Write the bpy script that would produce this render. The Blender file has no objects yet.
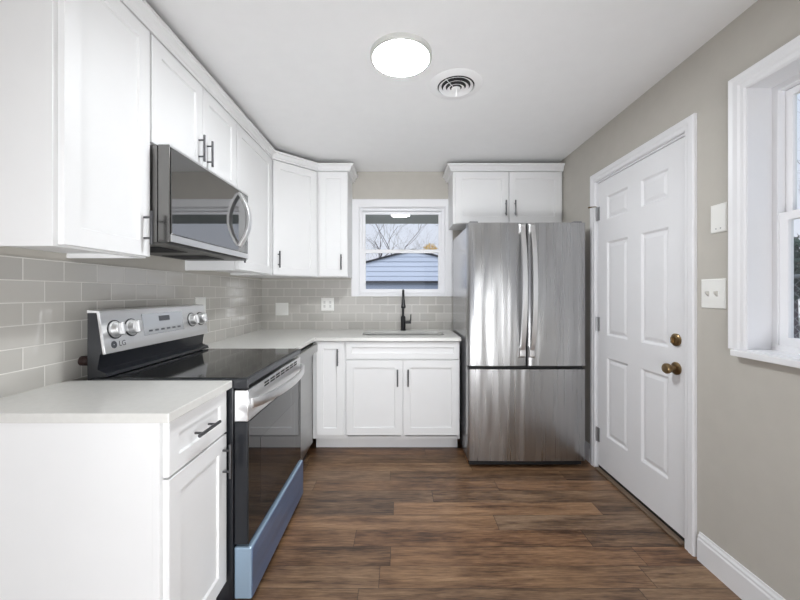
import bpy, bmesh, math, random
from mathutils import Vector, Matrix

# ------------------------------------------------------------------ camera, world, light, exposure
S = 0.0254                      # everything below is laid out in inches
C = bpy.context.scene.collection
scene = bpy.context.scene
random.seed(7)

CAM_Z = 49.7
cam = bpy.data.cameras.new('camera')
camo = bpy.data.objects.new('camera', cam)
C.objects.link(camo)
camo.location = (0, 0, CAM_Z * S)
camo.rotation_euler = (math.radians(90), 0, 0)
cam.sensor_fit = 'HORIZONTAL'
cam.sensor_width = 36
cam.lens = 356 / 800 * 36
cam.shift_y = -7 / 800
cam.clip_start = 0.05
cam.clip_end = 200
scene.camera = camo

world = bpy.data.worlds.new('world')
scene.world = world
world.use_nodes = True
wn = world.node_tree
for n in list(wn.nodes):
    wn.nodes.remove(n)
w_out = wn.nodes.new('ShaderNodeOutputWorld')
w_bg = wn.nodes.new('ShaderNodeBackground')
w_ramp = wn.nodes.new('ShaderNodeValToRGB')
w_sep = wn.nodes.new('ShaderNodeSeparateXYZ')
w_tc = wn.nodes.new('ShaderNodeTexCoord')
wn.links.new(w_tc.outputs['Generated'], w_sep.inputs[0])
wn.links.new(w_sep.outputs['Z'], w_ramp.inputs[0])
w_ramp.color_ramp.elements[0].position = 0.0
w_ramp.color_ramp.elements[0].color = (0.90, 0.91, 1.0, 1)
w_ramp.color_ramp.elements[1].position = 0.7
w_ramp.color_ramp.elements[1].color = (0.62, 0.77, 1.0, 1)
wn.links.new(w_ramp.outputs[0], w_bg.inputs['Color'])
w_bg.inputs['Strength'].default_value = 0.9
wn.links.new(w_bg.outputs[0], w_out.inputs[0])

LAMP_EMIT = 120.0
BACKROOM_FILL = 16.0


def area_light(name, loc, rot, sx, sy, power, col=(1, 1, 1)):
    l = bpy.data.lights.new(name, 'AREA')
    l.shape = 'RECTANGLE'
    l.size = sx * S
    l.size_y = sy * S
    l.energy = power
    l.color = col
    o = bpy.data.objects.new(name, l)
    o.location = [c * S for c in loc]
    o.rotation_euler = rot
    C.objects.link(o)
    return o


# fill lights added out of view behind the camera to even the brightness
FILL_TINT = (0.95, 0.972, 1.0)
area_light('bounce_fill', (0, -60, 11), (math.radians(140), 0, 0), 60, 16, 46, FILL_TINT)
fl = area_light('aimed_fill', (0, -34, 11), (math.radians(124), 0, 0), 60, 16, 3.9, FILL_TINT)
fl.data.spread = math.radians(45)
fl = area_light('strip_fill', (47, -60, 34), (math.radians(86), 0, math.radians(30)), 14, 50, 7.0, FILL_TINT)
fl.data.spread = math.radians(60)
sun = bpy.data.lights.new('veiled_sun', 'SUN')
sun.energy = 1.3
sun.angle = math.radians(40)
suno = bpy.data.objects.new('veiled_sun', sun)
suno.rotation_euler = (math.radians(48), 0, math.radians(-18))
C.objects.link(suno)

scene.view_settings.view_transform = 'Standard'
scene.view_settings.look = 'None'
scene.view_settings.gamma = 1
scene.view_settings.use_curve_mapping = False
scene.view_settings.exposure = 0.12
scene.cycles.use_denoising = True
scene.cycles.max_bounces = 10
scene.cycles.diffuse_bounces = 6
scene.cycles.glossy_bounces = 5
scene.cycles.transparent_max_bounces = 16
scene.cycles.sample_clamp_indirect = 6


# ------------------------------------------------------------------ materials
def srgb(r, g, b):
    def f(c):
        c /= 255
        return c / 12.92 if c <= 0.04045 else ((c + 0.055) / 1.055) ** 2.4
    return (f(r), f(g), f(b), 1)


def mat(name, col=(0.8, 0.8, 0.8, 1), rough=0.5, metal=0.0, spec=0.5, ior=1.5, coat=0.0, emit=None, estr=0):
    m = bpy.data.materials.new(name)
    m.use_nodes = True
    b = m.node_tree.nodes['Principled BSDF']
    b.inputs['Base Color'].default_value = col
    b.inputs['Roughness'].default_value = rough
    b.inputs['Metallic'].default_value = metal
    b.inputs['IOR'].default_value = ior
    b.inputs['Specular IOR Level'].default_value = spec
    b.inputs['Coat Weight'].default_value = coat
    if emit:
        b.inputs['Emission Color'].default_value = emit
        b.inputs['Emission Strength'].default_value = estr
    return m


class N:
    """tiny node helper"""
    def __init__(s, m):
        s.t = m.node_tree
        s.b = s.t.nodes['Principled BSDF']

    def new(s, typ, **kw):
        n = s.t.nodes.new(typ)
        for k, v in kw.items():
            setattr(n, k, v)
        return n

    def link(s, a, b):
        s.t.links.new(a, b)

    def math(s, op, a, b=None, c=None):
        n = s.new('ShaderNodeMath', operation=op)
        for i, v in enumerate((a, b, c)):
            if v is None:
                continue
            if isinstance(v, (int, float)):
                n.inputs[i].default_value = v
            else:
                s.link(v, n.inputs[i])
        return n.outputs[0]

    def mix(s, fac, a, b, blend='MIX'):
        n = s.new('ShaderNodeMix', data_type='RGBA', blend_type=blend)
        for i, v in ((0, fac), (6, a), (7, b)):
            if isinstance(v, (int, float)):
                n.inputs[i].default_value = v
            elif isinstance(v, tuple):
                n.inputs[i].default_value = v
            else:
                s.link(v, n.inputs[i])
        return n.outputs[2]

    def geo(s):
        g = s.new('ShaderNodeNewGeometry')
        x = s.new('ShaderNodeSeparateXYZ')
        s.link(g.outputs['Position'], x.inputs[0])
        return [s.math('DIVIDE', x.outputs[i], S) for i in range(3)]

    def comb(s, a, b, c):
        n = s.new('ShaderNodeCombineXYZ')
        for i, v in enumerate((a, b, c)):
            if isinstance(v, (int, float)):
                n.inputs[i].default_value = v
            else:
                s.link(v, n.inputs[i])
        return n.outputs[0]

    def noise(s, vec, scale, detail=4, rough=0.55):
        n = s.new('ShaderNodeTexNoise')
        n.inputs['Scale'].default_value = scale
        n.inputs['Detail'].default_value = detail
        n.inputs['Roughness'].default_value = rough
        s.link(vec, n.inputs['Vector'])
        return n.outputs[0]

    def ramp(s, fac, stops):
        n = s.new('ShaderNodeValToRGB')
        e = n.color_ramp.elements
        while len(e) < len(stops):
            e.new(0.5)
        for i, (p, c) in enumerate(stops):
            e[i].position = p
            e[i].color = c
        s.link(fac, n.inputs[0])
        return n.outputs[0]

    def bump(s, h, strength, dist=0.002):
        n = s.new('ShaderNodeBump')
        n.inputs['Strength'].default_value = strength
        n.inputs['Distance'].default_value = dist
        s.link(h, n.inputs['Height'])
        s.link(n.outputs[0], s.b.inputs['Normal'])


def speckle(m, scale, amount, base, stretch=(1, 1, 1)):
    """slight paint / stone mottling of the base colour"""
    k = N(m)
    x, y, z = k.geo()
    v = k.comb(k.math('MULTIPLY', x, stretch[0]), k.math('MULTIPLY', y, stretch[1]), k.math('MULTIPLY', z, stretch[2]))
    n = k.noise(v, scale)
    lo = tuple(c * (1 - amount) for c in base[:3]) + (1,)
    hi = tuple(min(1, c * (1 + amount)) for c in base[:3]) + (1,)
    k.link(k.ramp(n, [(0.3, lo), (0.7, hi)]), k.b.inputs['Base Color'])
    return m


M_wall = speckle(mat('wall_paint', rough=0.75, spec=0.25), 0.3, 0.02, srgb(191, 187, 179))
M_ceil = speckle(mat('ceiling_paint', rough=0.85, spec=0.2), 0.3, 0.01, srgb(238, 238, 238))
M_cab = speckle(mat('cabinet_paint', rough=0.38, spec=0.4), 0.2, 0.008, srgb(230, 230, 230))
M_trim = speckle(mat('trim_paint', rough=0.4, spec=0.4), 0.2, 0.008, srgb(234, 234, 236))
M_vinyl = mat('window_vinyl', srgb(238, 238, 240), 0.35)
M_plate = mat('plate_plastic', srgb(238, 238, 234), 0.35)
M_dark = mat('dark_gap', srgb(22, 22, 24), 0.6)
M_blackenamel = mat('black_enamel', srgb(26, 28, 33), 0.28)
M_blackmatte = mat('faucet_black', srgb(20, 20, 21), 0.35)
M_pull = mat('pull_metal', srgb(96, 96, 98), 0.32, 0.9)
M_bronze = mat('knob_bronze', srgb(138, 116, 84), 0.28, 0.95)
M_hinge = mat('hinge_nickel', srgb(170, 170, 172), 0.35, 0.9)
M_counter = speckle(mat('quartz', rough=0.22, spec=0.5), 1.4, 0.025, srgb(212, 211, 207))
M_glossblack = mat('black_glass', srgb(16, 17, 18), 0.04, 0, 0.5, 1.7)
M_mwglass = mat('microwave_glass', srgb(22, 22, 23), 0.03, 0, 0.5, 3.4)
M_cooktop = mat('cooktop_glass', srgb(20, 21, 22), 0.07, 0, 0.5, 1.8)
M_display = mat('display_glass', srgb(168, 170, 172), 0.1, 0.2, 0.5, 1.9)  # light grey base colour stands in for a pale reflection
M_lens = mat('lamp_lens', (1, 1, 1, 1), 0.4, emit=(0.93, 0.967, 1, 1), estr=LAMP_EMIT)
M_fill_rear = mat('fill_lens_rear', (1, 1, 1, 1), 0.4, emit=(0.93, 0.967, 1, 1), estr=BACKROOM_FILL)
M_lampring = mat('lamp_ring', srgb(196, 196, 192), 0.4)
M_red = mat('plug_red', srgb(48, 28, 26), 0.5)
M_text = mat('print_grey', srgb(70, 72, 76), 0.5)
M_whiteprint = mat('print_white', srgb(190, 192, 196), 0.5)


def steel(name, col, rough, streak_axis, amount=0.05, metal=1.0, aniso=0.6):
    """brushed stainless: fine grain across the streak axis (0 x, 1 y, 2 z is the grain direction)"""
    m = mat(name, col, rough, metal)
    k = N(m)
    x, y, z = k.geo()
    p = [x, y, z]
    v = [k.math('MULTIPLY', c, 0.03 if i == streak_axis else 3.0) for i, c in enumerate(p)]
    n = k.noise(k.comb(*v), 1.0, 3)
    r = k.math('MULTIPLY_ADD', n, 0.06, rough - 0.03)
    k.link(r, k.b.inputs['Roughness'])
    lo = tuple(c * (1 - amount) for c in col[:3]) + (1,)
    k.link(k.ramp(n, [(0.3, lo), (0.7, col)]), k.b.inputs['Base Color'])
    k.b.inputs['Anisotropic'].default_value = aniso
    v2 = [k.math('MULTIPLY', c, 0.012 if i == streak_axis else 0.15) for i, c in enumerate(p)]
    n2 = k.noise(k.comb(*v2), 1.0, 2)
    k.bump(n2, 0.6, 0.045)
    return m


M_steel_v = steel('fridge_steel', srgb(178, 178, 178), 0.28, 2, 0.06)
M_steel_side = mat('fridge_side', srgb(188, 188, 190), 0.22, 0.8)
M_steel_y = steel('range_steel', srgb(232, 232, 232), 0.38, 1)
M_steel_dw = steel('dishwasher_steel', srgb(178, 178, 177), 0.3, 1)
M_chrome = mat('handle_steel', srgb(226, 226, 226), 0.38, 1.0)
M_sink = mat('sink_steel', srgb(176, 175, 172), 0.4, 1.0)
M_mwsteel = mat('microwave_steel', srgb(128, 127, 125), 0.25, 1.0)
M_film = steel('blue_film_steel', srgb(130, 150, 188), 0.36, 1, 0.12, 0.7)
M_film_side = mat('blue_film_edge', srgb(150, 172, 192), 0.35, 0.3)


def glass_mat(name, tint=(1, 1, 1, 1)):
    m = bpy.data.materials.new(name)
    m.use_nodes = True
    t = m.node_tree
    for n in list(t.nodes):
        t.nodes.remove(n)
    o = t.nodes.new('ShaderNodeOutputMaterial')
    mx = t.nodes.new('ShaderNodeMixShader')
    tr = t.nodes.new('ShaderNodeBsdfTransparent')
    gl = t.nodes.new('ShaderNodeBsdfGlossy')
    fr = t.nodes.new('ShaderNodeFresnel')
    ge = t.nodes.new('ShaderNodeNewGeometry')
    io = t.nodes.new('ShaderNodeMapRange')      # same reflectance on both faces of the thin pane
    io.inputs[3].default_value = 1.5
    io.inputs[4].default_value = 1 / 1.5
    t.links.new(ge.outputs['Backfacing'], io.inputs[0])
    t.links.new(io.outputs[0], fr.inputs['IOR'])
    tr.inputs['Color'].default_value = tint
    gl.inputs['Roughness'].default_value = 0.0
    t.links.new(fr.outputs[0], mx.inputs[0])
    t.links.new(tr.outputs[0], mx.inputs[1])
    t.links.new(gl.outputs[0], mx.inputs[2])
    t.links.new(mx.outputs[0], o.inputs[0])
    return m


M_glass = glass_mat('window_glass', (0.97, 0.98, 0.98, 1))


def tile_mat(name, axis, u_phase, z_phase):
    """3x6 in glazed subway tile in half bond, light grout; axis 0 runs along x, 1 along y"""
    m = mat(name, rough=0.07, spec=0.8)
    k = N(m)
    p = k.geo()
    rowf = k.math('DIVIDE', k.math('SUBTRACT', p[2], z_phase), 3.1)
    row = k.math('FLOOR', rowf)
    fv = k.math('FRACT', rowf)
    half = k.math('MULTIPLY', k.math('MODULO', k.math('ABSOLUTE', row), 2.0), 0.5)
    uf = k.math('ADD', k.math('DIVIDE', k.math('SUBTRACT', p[axis], u_phase), 6.03), half)
    col = k.math('FLOOR', uf)
    fu = k.math('FRACT', uf)
    du = k.math('MULTIPLY', k.math('MINIMUM', fu, k.math('SUBTRACT', 1.0, fu)), 6.03)
    dv = k.math('MULTIPLY', k.math('MINIMUM', fv, k.math('SUBTRACT', 1.0, fv)), 3.1)
    d = k.math('MINIMUM', du, dv)
    mr = k.new('ShaderNodeMapRange')
    mr.interpolation_type = 'SMOOTHSTEP'
    mr.inputs[1].default_value = 0.04
    mr.inputs[2].default_value = 0.10
    k.link(d, mr.inputs[0])
    mask = mr.outputs[0]
    wn_ = k.new('ShaderNodeTexWhiteNoise', noise_dimensions='2D')
    k.link(k.comb(col, row, 0.0), wn_.inputs['Vector'])
    tone = k.ramp(wn_.outputs['Value'], [(0, srgb(180, 177, 171)), (1, srgb(192, 189, 183))])
    k.link(k.mix(mask, srgb(214, 212, 206), tone), k.b.inputs['Base Color'])
    k.link(k.math('MULTIPLY_ADD', mask, -0.63, 0.7), k.b.inputs['Roughness'])
    mr2 = k.new('ShaderNodeMapRange')
    mr2.interpolation_type = 'SMOOTHSTEP'
    mr2.inputs[1].default_value = 0.03
    mr2.inputs[2].default_value = 0.22
    k.link(d, mr2.inputs[0])
    wob = k.noise(k.comb(p[0], p[1], p[2]), 0.25, 1)
    hgt = k.math('ADD', mr2.outputs[0], k.math('MULTIPLY', wob, 0.5))
    tilt = k.math('MULTIPLY', k.math('SUBTRACT', wn_.outputs['Value'], 0.5), k.math('MULTIPLY', fu, 0.5))
    k.bump(k.math('ADD', hgt, tilt), 0.35, 0.0012)
    return m


M_tile_l = tile_mat('subway_tile_y', 1, 0.94, 51.45)
M_tile_b = tile_mat('subway_tile_x', 0, 1.5, 51.45)


def floor_mat():
    m = mat('plank_floor', rough=0.3, spec=0.45)
    k = N(m)
    x, y, z = k.geo()
    W, L = 4.93, 47.0
    rf = k.math('DIVIDE', k.math('SUBTRACT', y, 59.9), W)
    row = k.math('FLOOR', rf)
    fv = k.math('FRACT', rf)
    wn1 = k.new('ShaderNodeTexWhiteNoise', noise_dimensions='1D')
    k.link(row, wn1.inputs['W'])
    uf = k.math('ADD', k.math('DIVIDE', x, L), k.math('MULTIPLY', wn1.outputs['Value'], 7.0))
    col = k.math('FLOOR', uf)
    fu = k.math('FRACT', uf)
    wn2 = k.new('ShaderNodeTexWhiteNoise', noise_dimensions='2D')
    k.link(k.comb(col, row, 0), wn2.inputs['Vector'])
    plank = wn2.outputs['Value']
    # grain: stretched along the plank, shifted per plank
    sh = k.math('MULTIPLY', plank, 300.0)
    g1 = k.noise(k.comb(k.math('ADD', k.math('MULTIPLY', x, 0.05), sh), k.math('MULTIPLY', y, 0.6), sh), 1.0, 6, 0.62)
    g2 = k.noise(k.comb(k.math('ADD', k.math('MULTIPLY', x, 0.3), sh), k.math('MULTIPLY', y, 3.6), sh), 1.0, 5, 0.65)
    g3 = k.noise(k.comb(k.math('ADD', k.math('MULTIPLY', x, 0.09), sh), k.math('MULTIPLY', y, 0.22), sh), 1.0, 3, 0.5)
    f = k.math('ADD', k.math('MULTIPLY', g1, 0.5), k.math('ADD', k.math('MULTIPLY', g2, 0.5), k.math('MULTIPLY', g3, 0.25)))
    f = k.math('ADD', k.math('SUBTRACT', f, 0.1), k.math('MULTIPLY', k.math('SUBTRACT', plank, 0.5), 0.15))
    c = k.ramp(f, [(0.30, srgb(32, 21, 13)), (0.40, srgb(70, 50, 35)), (0.52, srgb(113, 86, 63)), (0.64, srgb(144, 115, 87)), (0.80, srgb(168, 141, 112))])
    hue = k.ramp(k.math('FRACT', k.math('MULTIPLY', plank, 17.3)), [(0, (0.92, 0.97, 1.06, 1)), (0.5, (1, 1, 1, 1)), (1, (1.10, 0.97, 0.88, 1))])
    c = k.mix(1.0, c, hue, 'MULTIPLY')
    du = k.math('MULTIPLY', k.math('MINIMUM', fu, k.math('SUBTRACT', 1.0, fu)), L)
    dv = k.math('MULTIPLY', k.math('MINIMUM', fv, k.math('SUBTRACT', 1.0, fv)), W)
    d = k.math('MINIMUM', du, dv)
    mr = k.new('ShaderNodeMapRange')
    mr.inputs[1].default_value = 0.02
    mr.inputs[2].default_value = 0.10
    k.link(d, mr.inputs[0])
    c = k.mix(mr.outputs[0], k.mix(0.7, c, srgb(34, 24, 17)), c)
    k.link(c, k.b.inputs['Base Color'])
    k.link(k.math('MULTIPLY_ADD', g2, 0.25, 0.22), k.b.inputs['Roughness'])
    k.bump(k.math('ADD', k.math('MULTIPLY', g2, 0.25), mr.outputs[0]), 0.25, 0.001)
    return m


M_floor = floor_mat()
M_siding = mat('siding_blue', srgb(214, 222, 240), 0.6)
M_siding_lo = mat('siding_shaded', srgb(160, 170, 192), 0.6)
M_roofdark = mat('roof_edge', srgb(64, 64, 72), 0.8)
M_soffit = mat('porch_paint', srgb(205, 203, 198), 0.7)
M_bark = mat('bark', srgb(74, 66, 72), 0.9)
M_bark2 = mat('bark_grey', srgb(98, 92, 98), 0.9)
M_gold = mat('golden_leaves', srgb(222, 180, 84), 0.7)
M_green = mat('evergreen', srgb(52, 70, 60), 0.8)
M_ground = speckle(mat('yard_ground', rough=0.9), 0.02, 0.2, srgb(150, 150, 138))
M_galv = mat('galvanised', srgb(150, 154, 158), 0.5, 0.6)


# ------------------------------------------------------------------ geometry helpers (world inches)
def mk(name, bm, m, parent=None, smooth=False, bev=0.0, seg=2, recalc=True):
    """links a bmesh laid out in world inches as ONE object whose origin is at its base"""
    if recalc:
        bmesh.ops.recalc_face_normals(bm, faces=bm.faces)
    vs = [v.co for v in bm.verts]
    lo = Vector([min(v[i] for v in vs) for i in range(3)])
    hi = Vector([max(v[i] for v in vs) for i in range(3)])
    org = Vector(((lo.x + hi.x) / 2, (lo.y + hi.y) / 2, lo.z))
    for v in bm.verts:
        v.co = (v.co - org) * S
    me = bpy.data.meshes.new(name)
    bm.to_mesh(me)
    bm.free()
    me.materials.append(m)
    if smooth:
        for p in me.polygons:
            p.use_smooth = True
        try:
            me.set_sharp_from_angle(angle=math.radians(40))
        except Exception:
            pass
    o = bpy.data.objects.new(name, me)
    C.objects.link(o)
    wp = org * S
    o['wpos'] = list(wp)
    if parent is not None:
        o.parent = parent
        o.location = wp - Vector(parent['wpos'])
    else:
        o.location = wp
    if bev:
        b = o.modifiers.new('bevel', 'BEVEL')
        b.width = bev * S
        b.segments = seg
        b.limit_method = 'ANGLE'
        b.angle_limit = math.radians(40)
    return o


def thing(name, label, cat, loc, group=None):
    o = bpy.data.objects.new(name, None)
    o.empty_display_size = 0.05
    C.objects.link(o)
    o.location = Vector(loc) * S
    o['wpos'] = list(o.location)
    return tag(o, label, cat, group)


def tag(o, label, cat, group=None):
    o['label'] = label
    o['category'] = cat
    if group:
        o['group'] = group
    return o


def struct(o):
    o['kind'] = 'structure'
    return o


def BM():
    return bmesh.new()


def box(bm, x0, x1, y0, y1, z0, z1):
    v = [bm.verts.new((x, y, z)) for z in (z0, z1) for y in (y0, y1) for x in (x0, x1)]
    for f in ((0, 1, 3, 2), (4, 6, 7, 5), (0, 4, 5, 1), (2, 3, 7, 6), (0, 2, 6, 4), (1, 5, 7, 3)):
        bm.faces.new([v[i] for i in f])
    return bm


def pbox(bm, P, u0, u1, v0, v1, w0, w1):
    v = [bm.verts.new(P(u, vv, w)) for w in (w0, w1) for vv in (v0, v1) for u in (u0, u1)]
    for f in ((0, 1, 3, 2), (4, 6, 7, 5), (0, 4, 5, 1), (2, 3, 7, 6), (0, 2, 6, 4), (1, 5, 7, 3)):
        bm.faces.new([v[i] for i in f])
    return bm


def rectloft(bm, P, rect, prof, cap0=True, cap1=True):
    """nested rectangles: prof = [(inset, w), ...]"""
    u0, u1, v0, v1 = rect
    loops = []
    for ins, w in prof:
        loops.append([bm.verts.new(P(a, b, w)) for a, b in ((u0 + ins, v0 + ins), (u1 - ins, v0 + ins), (u1 - ins, v1 - ins), (u0 + ins, v1 - ins))])
    for A, B in zip(loops, loops[1:]):
        for i in range(4):
            j = (i + 1) % 4
            bm.faces.new((A[i], A[j], B[j], B[i]))
    if cap0:
        bm.faces.new(loops[0][::-1])
    if cap1:
        bm.faces.new(loops[-1])
    return bm


def frameloft(bm, P, rect, prof, open_bottom=False):
    """a frame around rect; prof = closed ring [(outset, w), ...]"""
    u0, u1, v0, v1 = rect
    loops = []
    for o, w in prof:
        vb = v0 if open_bottom else v0 - o
        pts = ((u0 - o, vb), (u0 - o, v1 + o), (u1 + o, v1 + o), (u1 + o, vb))
        loops.append([bm.verts.new(P(a, b, w)) for a, b in pts])
    n = len(loops)
    for k in range(n):
        A, B = loops[k], loops[(k + 1) % n]
        for i in range(3 if open_bottom else 4):
            j = (i + 1) % 4
            bm.faces.new((A[i], A[j], B[j], B[i]))
    if open_bottom:
        bm.faces.new([l[0] for l in loops])
        bm.faces.new([l[3] for l in loops][::-1])
    return bm


def shaker(bm, P, rect, t=0.75, fr=2.3, rec=0.32):
    return rectloft(bm, P, rect, [(0, 0), (0, t - 0.06), (0.06, t), (fr, t), (fr + 0.14, t - rec)])


def gridsolid(bm, P, us, vs, inside, w0, w1):
    nu, nv = len(us) - 1, len(vs) - 1
    vt = {}

    def V(i, j, k):
        if (i, j, k) not in vt:
            vt[(i, j, k)] = bm.verts.new(P(us[i], vs[j], (w0, w1)[k]))
        return vt[(i, j, k)]

    def I(i, j):
        return 0 <= i < nu and 0 <= j < nv and inside((us[i] + us[i + 1]) / 2, (vs[j] + vs[j + 1]) / 2)
    for i in range(nu):
        for j in range(nv):
            if not I(i, j):
                continue
            for k in (0, 1):
                bm.faces.new((V(i, j, k), V(i + 1, j, k), V(i + 1, j + 1, k), V(i, j + 1, k)))
            for (a, b, di, dj) in (((i, j), (i + 1, j), 0, -1), ((i, j + 1), (i + 1, j + 1), 0, 1), ((i, j), (i, j + 1), -1, 0), ((i + 1, j), (i + 1, j + 1), 1, 0)):
                if not I(i + di, j + dj):
                    bm.faces.new((V(*a, 0), V(*b, 0), V(*b, 1), V(*a, 1)))
    return bm


def tube(bm, pts, r, seg=12, cap=True):
    pts = [Vector(p) for p in pts]
    rs = r if isinstance(r, (list, tuple)) else [r] * len(pts)
    loops = []
    side = None
    for i, p in enumerate(pts):
        t = (pts[min(i + 1, len(pts) - 1)] - pts[max(i - 1, 0)]).normalized()
        if side is None:
            side = t.orthogonal().normalized()
        else:
            side = (side - t * side.dot(t))
            side = side.normalized() if side.length > 1e-5 else t.orthogonal().normalized()
        up = t.cross(side)
        loops.append([bm.verts.new(p + (side * math.cos(a) + up * math.sin(a)) * rs[i]) for a in [2 * math.pi * k / seg for k in range(seg)]])
    for A, B in zip(loops, loops[1:]):
        for i in range(seg):
            j = (i + 1) % seg
            bm.faces.new((A[i], A[j], B[j], B[i]))
    if cap:
        bm.faces.new(loops[0][::-1])
        bm.faces.new(loops[-1])
    return bm


def sweep(bm, pts, section, side):
    """closed section [(a, b)] swept along pts; a along side, b along side x tangent"""
    pts = [Vector(p) for p in pts]
    side = Vector(side).normalized()
    loops = []
    for i, p in enumerate(pts):
        t = (pts[min(i + 1, len(pts) - 1)] - pts[max(i - 1, 0)]).normalized()
        s = (side - t * side.dot(t)).normalized()
        n = s.cross(t)
        sec = section(i / (len(pts) - 1)) if callable(section) else section
        loops.append([bm.verts.new(p + s * a + n * b) for a, b in sec])
    m = len(loops[0])
    for A, B in zip(loops, loops[1:]):
        for i in range(m):
            j = (i + 1) % m
            bm.faces.new((A[i], A[j], B[j], B[i]))
    bm.faces.new(loops[0][::-1])
    bm.faces.new(loops[-1])
    return bm


def lathe(bm, org, axis, prof, seg=32, cap0=True, cap1=True):
    org, ax = Vector(org), Vector(axis).normalized()
    s = ax.orthogonal().normalized()
    t = ax.cross(s)
    loops = []
    for r, h in prof:
        loops.append([bm.verts.new(org + ax * h + (s * math.cos(a) + t * math.sin(a)) * r) for a in [2 * math.pi * k / seg for k in range(seg)]])
    for A, B in zip(loops, loops[1:]):
        for i in range(seg):
            j = (i + 1) % seg
            bm.faces.new((A[i], A[j], B[j], B[i]))
    if cap0:
        bm.faces.new(loops[0][::-1])
    if cap1:
        bm.faces.new(loops[-1])
    return bm


def pathsweep(bm, pts, prof, right=True):
    """profile [(out, z)] swept along a horizontal polyline with mitred corners"""
    pts = [Vector((p[0], p[1], 0)) for p in pts]
    loops = []
    for i, p in enumerate(pts):
        d0 = (p - pts[i - 1]).normalized() if i else None
        d1 = (pts[i + 1] - p).normalized() if i < len(pts) - 1 else None
        if d0 is None:
            d0 = d1
        if d1 is None:
            d1 = d0
        f = (lambda d: Vector((d.y, -d.x, 0))) if right else (lambda d: Vector((-d.y, d.x, 0)))
        n = f(d0) + f(d1)
        n = n / n.length_squared * 2
        loops.append([bm.verts.new((p.x + n.x * o, p.y + n.y * o, z)) for o, z in prof])
    m = len(prof)
    for A, B in zip(loops, loops[1:]):
        for i in range(m):
            j = (i + 1) % m
            bm.faces.new((A[i], A[j], B[j], B[i]))
    bm.faces.new(loops[0][::-1])
    bm.faces.new(loops[-1])
    return bm


def roundrect(x0, x1, y0, y1, r, n=5):
    out = []
    for cx, cy, a0 in ((x1 - r, y0 + r, -90), (x1 - r, y1 - r, 0), (x0 + r, y1 - r, 90), (x0 + r, y0 + r, 180)):
        for k in range(n + 1):
            a = math.radians(a0 + 90 * k / n)
            out.append((cx + r * math.cos(a), cy + r * math.sin(a)))
    return out


def slab_with_holes(bm, outer, holes, z0, z1):
    for z in (z0, z1):
        es = []
        for loop in [outer] + holes:
            vs = [bm.verts.new((a, b, z)) for a, b in loop]
            es += [bm.edges.new((vs[i], vs[(i + 1) % len(vs)])) for i in range(len(vs))]
        bmesh.ops.triangle_fill(bm, edges=es, use_beauty=True)
    for loop in [outer] + holes:
        n = len(loop)
        A = [bm.verts.new((a, b, z0)) for a, b in loop]
        B = [bm.verts.new((a, b, z1)) for a, b in loop]
        for i in range(n):
            j = (i + 1) % n
            bm.faces.new((A[i], A[j], B[j], B[i]))
    bmesh.ops.remove_doubles(bm, verts=bm.verts, dist=1e-4)
    return bm


def face_x(x):            # plane facing +x (left-hand run): u = y, v = z, w towards the room
    return lambda u, v, w: (x + w, u, v)


def face_y(y):            # plane facing -y (back run): u = x, v = z
    return lambda u, v, w: (u, y - w, v)


def face_negx(x):         # plane facing -x (right wall): u = y, v = z
    return lambda u, v, w: (x - w, u, v)


def text(name, body, P, u, v, size, m, parent, w=0.02):
    cu = bpy.data.curves.new(name, 'FONT')
    cu.body = body
    cu.size = size * S
    cu.align_x = 'CENTER'
    cu.align_y = 'CENTER'
    cu.extrude = 0.004 * S
    tmp = bpy.data.objects.new('tmp_text', cu)
    C.objects.link(tmp)
    dg = bpy.context.evaluated_depsgraph_get()
    me = bpy.data.meshes.new_from_object(tmp.evaluated_get(dg))
    bpy.data.objects.remove(tmp)
    me.materials.clear()
    me.materials.append(m)
    o = bpy.data.objects.new(name, me)
    C.objects.link(o)
    p = Vector(P(u, v, w))
    du = (Vector(P(u + 1, v, w)) - p).normalized()
    dv = (Vector(P(u, v + 1, w)) - p).normalized()
    n = du.cross(dv)
    o.parent = parent
    o.location = p * S - Vector(parent['wpos'])
    o.rotation_euler = Matrix((du, dv, n)).transposed().to_euler()
    return o


def pull(P, u, v, parent, length=5.2, vertical=True, w0=0.75):
    """bar pull: round bar on two posts"""
    bm = BM()
    h = length / 2
    w = w0 + 1.15
    if vertical:
        tube(bm, [P(u, v - h, w), P(u, v + h, w)], 0.24, 10)
        for s in (-1, 1):
            tube(bm, [P(u, v + s * h * 0.62, w0), P(u, v + s * h * 0.62, w)], 0.17, 8)
    else:
        tube(bm, [P(u - h, v, w), P(u + h, v, w)], 0.24, 10)
        for s in (-1, 1):
            tube(bm, [P(u + s * h * 0.62, v, w0), P(u + s * h * 0.62, v, w)], 0.17, 8)
    return mk('handle', bm, M_pull, parent, smooth=True)


# ------------------------------------------------------------------ the shell
XL, XR, YB, ZC = -52.4, 56.0, 134.5, 95.5      # left wall, right wall, back wall, ceiling
XRL, YR, YS = -150.0, -128.0, 36.0             # rear room: far left wall, rear wall, stub wall
WT = 5.0

struct(mk('floor', box(BM(), XRL - WT, XR + WT, YR - WT, YB + WT, -2, 0), M_floor))
struct(mk('ceiling', box(BM(), XRL - WT, XR + WT, YR - WT, YB + WT, ZC, ZC + 3), M_ceil))
struct(mk('wall_left', box(BM(), XL - WT, XL, YS, YB + WT, 0, ZC), M_wall))
struct(mk('wall_stub', box(BM(), XRL - WT, XL - WT, YS, YS + WT, 0, ZC), M_wall))
struct(mk('wall_far_left', box(BM(), XRL - WT, XRL, YR, YS, 0, ZC), M_wall))

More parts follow.
